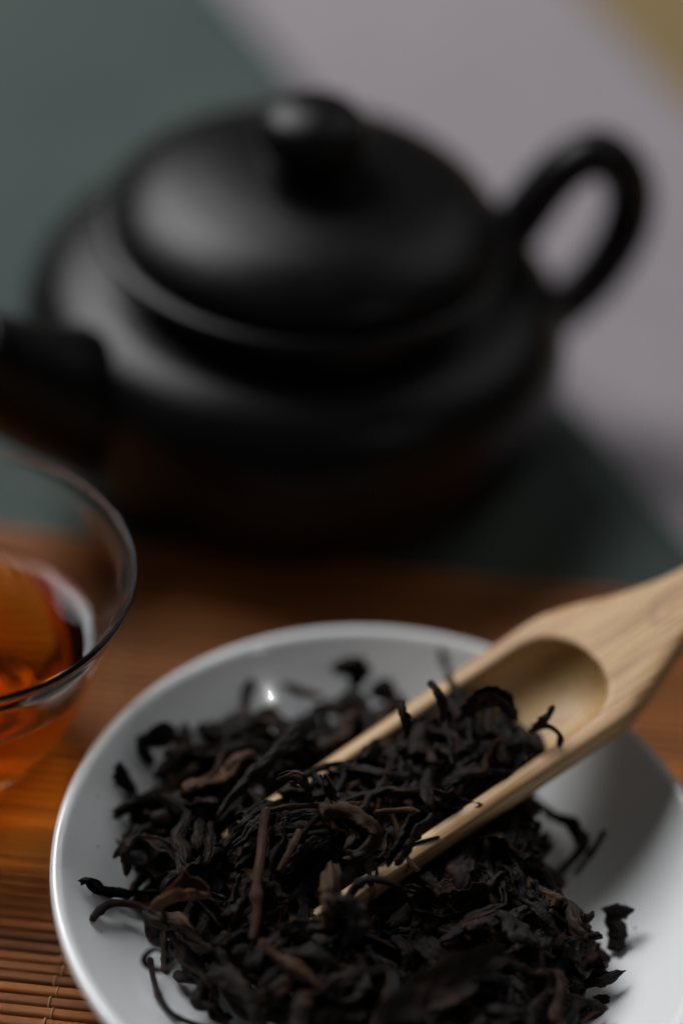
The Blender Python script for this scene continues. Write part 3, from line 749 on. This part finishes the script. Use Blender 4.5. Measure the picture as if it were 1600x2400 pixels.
# name, kind, size, label
HS = {
 'squiggle': ('roll', .00085, M_leaf, "thin squiggly dark leaf reaching left over the plate rim slope"),
 'lowstick': ('stick', .00062, M_leaf, "dark bent twig below the squiggly leaf pointing at the left rim"),
 'stem': ('stick', .00085, M_stem, "long straight reddish brown tea stalk standing out mid heap"),
 'redstem': ('stick', .00062, M_stem, "short rust coloured stalk piece right of the long stalk"),
 'rightstick': ('stick', .00052, M_leaf, "thin straight dark twig jutting up right of the scoop"),
 'rightcurl': ('roll', .00095, M_leaf, "dark leaf arched into a hook over bare plate, right"),
 'longstem': ('stick', .00048, M_leaf, "long thin bowed stem curving along the lower left plate"),
 'loop': ('ribbon', .0007, M_leaf, "thin leaf strip curled into an open loop, lower left"),
 'hstem': ('stick', .00045, M_stem, "slim brown stem lying level across the long stalk top"),
 'hstem2': ('stick', .00042, M_brown, "slim ochre stem lying level at the scoop mouth"),
 'fold': ('roll', .0019, M_brown, "grey brown folded leaf bent like a hook, centre of heap"),
 'fold2': ('roll', .0011, M_brown, "small tan leaf fold beside the hooked grey brown leaf"),
 'hook1': ('roll', .00075, M_leaf, "dark leaf tip hooked over the far scoop edge, upper one"),
 'hook2': ('roll', .00080, M_leaf, "dark leaf tip lying over the far scoop edge, middle one"),
 'hook3': ('roll', .00085, M_leaf, "stubby dark leaf end crossing the far scoop edge near its tip"),
 'hook4': ('roll', .00095, M_leaf, "dark leaf draped across the buried far corner of the scoop"),
 'overcurve': ('stick', .00068, M_leaf, "black curved leaf arching over the near edge of the scoop"),
 'backtip': ('roll', .00075, M_leaf, "lone leaf tip pointing up at the far plate rim"),
 'bigflat': ('blade', .0036, M_leaf, "large flat black leaf along the bottom of the picture"),
 'rightflag': ('roll', .0011, M_leaf, "dark leaf end pointing right over the bare plate wall"),
 'rightflag2': ('roll', .0015, M_leaf, "dark broken leaf hanging under the pointed end at right"),
 'browncurl': ('roll', .0017, M_brown, "streaky olive brown rolled leaf at the left of the heap"),
 'longdiag': ('roll', .0010, M_brown, "long brown twisted leaf below the foot of the long stalk"),
 'centclump': ('roll', .0016, M_brown, "wrinkled grey brown leaf between the stalk and the scoop"),
 'beadleaf': ('roll', .0017, M_leaf, "knobbly black leaf lying along the near scoop edge"),
 'longdiag2': ('roll', .0014, M_leaf, "long smooth twisted leaf running down behind the scoop tip"),
 'clumpA': ('roll', .0016, M_leaf, "blunt crumpled leaf on the upper left edge of the heap"),
 'clumpA2': ('roll', .0012, M_leaf, "short upright leaf at the outer side of the blunt one"),
 'clumpB': ('roll', .0012, M_leaf, "rounded leaf end leaning out at the left heap edge"),
 'clumpC': ('roll', .0014, M_leaf, "long leaf pair stretched out left towards the rim"),
 'clumpD': ('roll', .0009, M_leaf, "upright dark leaf left of the sparkle on the plate"),
 'clumpE': ('roll', .0009, M_brown, "leaf with a rusty edge right of the sparkle"),
 'clumpF': ('roll', .0019, M_leaf, "tallest dark leaf clump at the back of the heap"),
 'clumpG': ('roll', .0016, M_leaf, "small round leaf nub at the back beside the scoop"),
 'clumpH': ('roll', .0009, M_leaf, "thin leaf lying level at the upper left of the heap"),
 'scA': ('roll', .0008, M_leaf, "thin leaf pointing up highest in the scoop hollow"),
 'scB': ('ribbon', .0008, M_leaf, "leaf curled to a ring at the near wall of the hollow"),
 'scC': ('roll', .0014, M_leaf, "blackish leaf arched over the pile inside the scoop"),
 'rightbot': ('roll', .0011, M_leaf, "leaf end with frayed tip pointing right at lower right"),
 'rightbot2': ('roll', .0009, M_leaf, "small upright leaf stub near the frayed tip, lower right"),
}
HS['tipleaf'] = ('roll', .0014, M_leaf, "dark crumpled leaf covering the near corner of the scoop mouth")
hero_objs = []
def ribbon(C, w, seed):
    T, Nn, B = frames(C); V, Fc, uv = [], [], []; n = len(C); K = 8
    for i in range(n):
        t = i / (n - 1); ww = w * (1 - .5 * abs(2 * t - 1) ** 3)
        for k in range(K):
            a = 2 * math.pi * k / K
            V.append(C[i] + Nn[i] * math.cos(a) * ww + B[i] * math.sin(a) * ww * .22); uv.append((t * .02, a * w, 0))
    for i in range(n - 1):
        for k in range(K): a, b_ = i * K + k, i * K + (k + 1) % K; Fc.append((a, b_, b_ + K, a + K))
    Fc.append(tuple(range(K))[::-1]); Fc.append(tuple((n - 1) * K + k for k in range(K))); return V, Fc, uv
for hi, (nm, pts) in enumerate(HERO.items()):
    kind, size, mt, lab = HS[nm]; c = sum((Vector(p) for p in pts), Vector()) / len(pts)
    P = [Vector(p) - c for p in pts]; seed = 900 + hi * 7
    if kind == 'roll':
        size *= 1.75
        d_ = rolled(spline(P, 44), size, seed, nv=24, fold=.85 if size > .001 else .6, twist=random.uniform(-1.2, 1.2))
    elif kind == 'stick': d_ = stick(spline(P, 44), size * 1.2, seed, 12, taper=.8)
    elif kind == 'ribbon': d_ = ribbon(spline(P, 50), size, seed)
    else:
        L = (P[-1] - P[0]).length; d0 = flake(L, size, seed, 34, 20, curl=.7); yaw = math.atan2((P[-1] - P[0]).y, (P[-1] - P[0]).x)
        Rm = Matrix.Rotation(yaw, 3, 'Z') @ Matrix.Rotation(R(38), 3, 'X'); d_ = ([Rm @ v for v in d0[0]], d0[1], d0[2])
    o = link("tea_leaf" if kind != 'stick' or mt is M_leaf else "tea_twig", finish_leaf(nm, *d_, mt), loc=c)
    o.data.name = o.name; tag(o, lab, "tea leaf" if o.name.startswith("tea_leaf") else "tea stem", "loose tea on the plate"); hero_objs.append(o)
    W_ = np.array([tuple(v + c) for v in d_[0]]); ax_, ay_ = cell(W_)
    low = np.full_like(Hm, 9.0); np.minimum.at(low, (ax_, ay_), W_[:, 2])
    if nm not in ('scA', 'scB', 'scC', 'beadleaf', 'hook1', 'hook2', 'hook3'): ceil = np.minimum(ceil, np.where(low < 8, low + .0012, 9))

# ---- drop the rest
stuffV, stuffF, stuffUV = [], [], []; nst = 0
PW = np.array([{'roll': 1.0, 'flake': .45, 'stem': .22}[p_[0]] for p_ in protos]); PW /= PW.sum()
placed = 0
def try_place(H, tgt, pref=None, maxtilt=.28, ceilmap=None, kinds=None, samples=None, sink=.0006, over=.0016):
    i = int(rng.choice(len(samples), p=pref)) if pref is not None else int(rng.integers(len(samples)))
    cx, cy = samples[i]
    k = int(rng.choice(len(protos), p=PW))
    if kinds is not None and protos[k][0] not in kinds: return None
    kind, me, PV, coarse = protos[k]
    yaw = rng.uniform(0, 2 * math.pi); tilt = rng.normal(0, maxtilt); rollx = rng.uniform(0, 2 * math.pi) if kind != 'flake' else rng.normal(0, .6) + (math.pi if rng.random() < .5 else 0)
    scl = rng.uniform(.76, 1.06)
    Mx = Matrix.Rotation(yaw, 3, 'Z') @ Matrix.Rotation(tilt, 3, 'Y') @ Matrix.Rotation(rollx, 3, 'X')
    A = np.array(Mx) * scl; W_ = PV[::3] @ A.T
    W_[:, 0] += cx; W_[:, 1] += cy
    ax_, ay_ = cell(W_)
    gap = H[ax_, ay_] - W_[:, 2]
    dz = np.percentile(gap, 88) - sink * .5
    top = W_[:, 2] + dz
    if ceilmap is not None and (top > ceilmap[ax_, ay_]).any(): return None
    if (top - tgt[ax_, ay_]).max() > over: return None
    return k, Mx, scl, Vector((cx, cy, dz)), ax_, ay_, top
def commit(H, ax_, ay_, top): np.maximum.at(H, (ax_, ay_), top)

LBL = {'roll': "dark twisted dry tea leaf {}", 'flake': "dark crumpled dry leaf flake {}", 'stem': "thin dry tea stem {}"}
def region(l):
    wy = (l.x - SE.x) * sw.x + (l.y - SE.y) * sw.y; sx_ = ((l.x - SE.x) * sa.x + (l.y - SE.y) * sa.y) / math.cos(EL) ** 2
    if wy > .010 and sx_ > -.078: return "in the shaded heap to the right below the scoop" if l.y > .212 else "near the bottom right front of the heap"
    if wy < -.010 and sx_ > -.070: return "in the blurred back of the heap behind the scoop"
    if l.x < -.018: return "along the left edge of the heap"
    return "in the middle of the heap before the scoop mouth" if l.y > .205 else "at the bottom front of the heap"

def sreg(l):
    sx_ = ((l.x - SE.x) * sa.x + (l.y - SE.y) * sa.y) / math.cos(EL) ** 2; wy = (l.x - SE.x) * sw.x + (l.y - SE.y) * sw.y
    w_ = "nearest the empty hollow" if sx_ > -.032 else ("half way down" if sx_ > -.048 else "at the buried mouth")
    return "in the scoop, " + w_ + (", far side" if wy < 0 else ", near side")
def add_individual(k, Mx, scl, loc, where):
    kind, me = protos[k][0], protos[k][1]
    o = bpy.data.objects.new("tea_twig" if kind == 'stem' else "tea_leaf", me); COL.objects.link(o)
    o.matrix_world = Matrix.Translation(loc) @ Mx.to_4x4() @ Matrix.Diagonal((scl, scl, scl, 1))
    if where == 'heap': tag(o, LBL[kind].format(region(loc)), "tea stem" if kind == 'stem' else "tea leaf", "loose tea on the plate")
    else: tag(o, {'roll': "dark twisted tea leaf " + sreg(loc), 'flake': "dark crumpled leaf flake " + sreg(loc), 'stem': "thin dry tea stem " + sreg(loc)}[kind], "tea stem" if kind == 'stem' else "tea leaf", "loose tea in the scoop")
def add_stuff(k, Mx, scl, loc):
    global nst
    V, Fc, uv = protos[k][3]
    for v in V: stuffV.append(tuple(Mx @ v * scl + loc))
    stuffF.extend([tuple(i + nst for i in f) for f in Fc]); stuffUV.extend(uv); nst += len(V)

ok = (RR < Rout * .99) & (GY > .168)
def fill(H, tgt, okmask, nmax, mode, ceilmap, tries=9000, stop=.0012, **kw):
    cnt = 0
    cells = np.argwhere(okmask)
    for t in range(tries):
        if cnt >= nmax: break
        if t % 25 == 0:
            de = (tgt - H)[cells[:, 0], cells[:, 1]]; room = (ceilmap - H)[cells[:, 0], cells[:, 1]]
            de = np.where(room > .001, de, 0); de = np.clip(de - stop, 0, None) ** 1.3
            if de.sum() <= 0: break
            p = de / de.sum(); samples = [(gx[a], gy[b_]) for a, b_ in cells]
        r_ = try_place(H, tgt, p, ceilmap=ceilmap, samples=samples, **kw)
        if r_ is None: continue
        k, Mx, scl, loc, ax_, ay_, top = r_; commit(H, ax_, ay_, top); cnt += 1
        if mode == 'stuff': add_stuff(k, Mx, scl, loc)
        else: add_individual(k, Mx, scl, loc, mode)
    return cnt
ceil = np.where(near & ~has_sc, np.minimum(ceil, np.maximum(rimz - .0008, TGT + .001)), ceil)
n1 = fill(Hm, TGT - .0040, ok, 420, 'stuff', ceil, 6000, .0006, maxtilt=.18)
nb = fill(Hm, TGT, ok & (GY < .189), 60, 'stuff', ceil, 4000, -.0010, maxtilt=.30, over=.0034)
n2 = fill(Hm, TGT, ok & (GY >= .189), 258, 'heap', ceil, 26000, -.0012, maxtilt=.30, over=.0034)
# leaves lying in the scoop and burying its mouth
Hs = np.where(has_sc, np.maximum(sc_top, -9), Hm); Hs = np.where(has_sc, Hs, Hm)
loc_inv = SM.inverted()
inner = has_sc & (np.abs(WY) < .0092) & (SX + np.clip(-WY, 0, .01) * .5 < -.011) & (SX > -.069)
fillh = np.interp(SX, [-.07, -.056, -.048, -.035, -.026, -.020, -.014, -.010], [.0064, .0048, .0032, .0014, .0000, -.0015, -.0055, -.0095])
tgS = np.where(np.abs(WY) < .0104, rimz + fillh + .0006 * np.clip((WY - .002) / .007, 0, 1), rimz + .0002)
tgS = np.where((SX < -.052), np.maximum(tgS, TGT), tgS)
ceil2 = np.full_like(Hm, 9.0)
ceil2 = np.where((WY > .0098) & (SX > -.060), rimz + .0006, ceil2); ceil2 = np.where((WY < -.0098) & (SX > -.056), rimz + .0006, ceil2)
ceil2 = np.where((WY > .0050) & (SX < -.042), np.minimum(ceil2, rimz + .0012), ceil2)
n3 = fill(Hs, tgS - .0022, inner, 60, 'stuff', ceil2, 5000, .0002, maxtilt=.2, over=.0018)
n3 = fill(Hs, tgS, inner, 75, 'scoop', ceil2, 16000, -.0006, maxtilt=.25, over=.0018)
print("leaves", n1, nb, n2, n3)
me = finish_leaf("tea_leaves", stuffV, stuffF, stuffUV, M_leaf)
so = link("tea_leaves", me); tag(so, "loose dark tea leaves packed under the top of the heap", "tea leaves", None, "stuff")

# tea dust and crumbs scattered on the glaze
cV, cF = [], []
for i in range(38):
    a = rng.uniform(0, 2 * math.pi); ri = float(np.interp(math.degrees(a) % 360, [q_[0] for q_ in OUT], [q_[1] for q_ in OUT])) + abs(rng.normal(0, .0035))
    if ri > .0515: continue
    x, y = PC[0] + ri * math.cos(a), PC[1] + ri * math.sin(a); s_ = rng.uniform(.00006, .00022) * (1.8 if rng.random() < .12 else 1)
    z = float(plate_z(ri)) + s_ * .4; b0 = len(cV)
    for d in ((1, 0, 0), (0, 1, 0), (-1, 0, 0), (0, -1, 0), (0, 0, 1), (0, 0, -1)):
        q_ = Vector(d) * s_ * rng.uniform(.5, 1.5); cV.append((x + q_.x * 1.5, y + q_.y, z + q_.z * .6))
    for f in ((0, 1, 4), (1, 2, 4), (2, 3, 4), (3, 0, 4), (1, 0, 5), (2, 1, 5), (3, 2, 5), (0, 3, 5)): cF.append(tuple(b0 + k_ for k_ in f))
cr = link("tea_crumbs", finish_leaf("tea_crumbs", cV, cF, [(v[0], v[1], 0) for v in cV], M_leaf)); tag(cr, "tiny tea crumbs and dust scattered round the heap on the plate", "tea crumbs", None, "stuff")
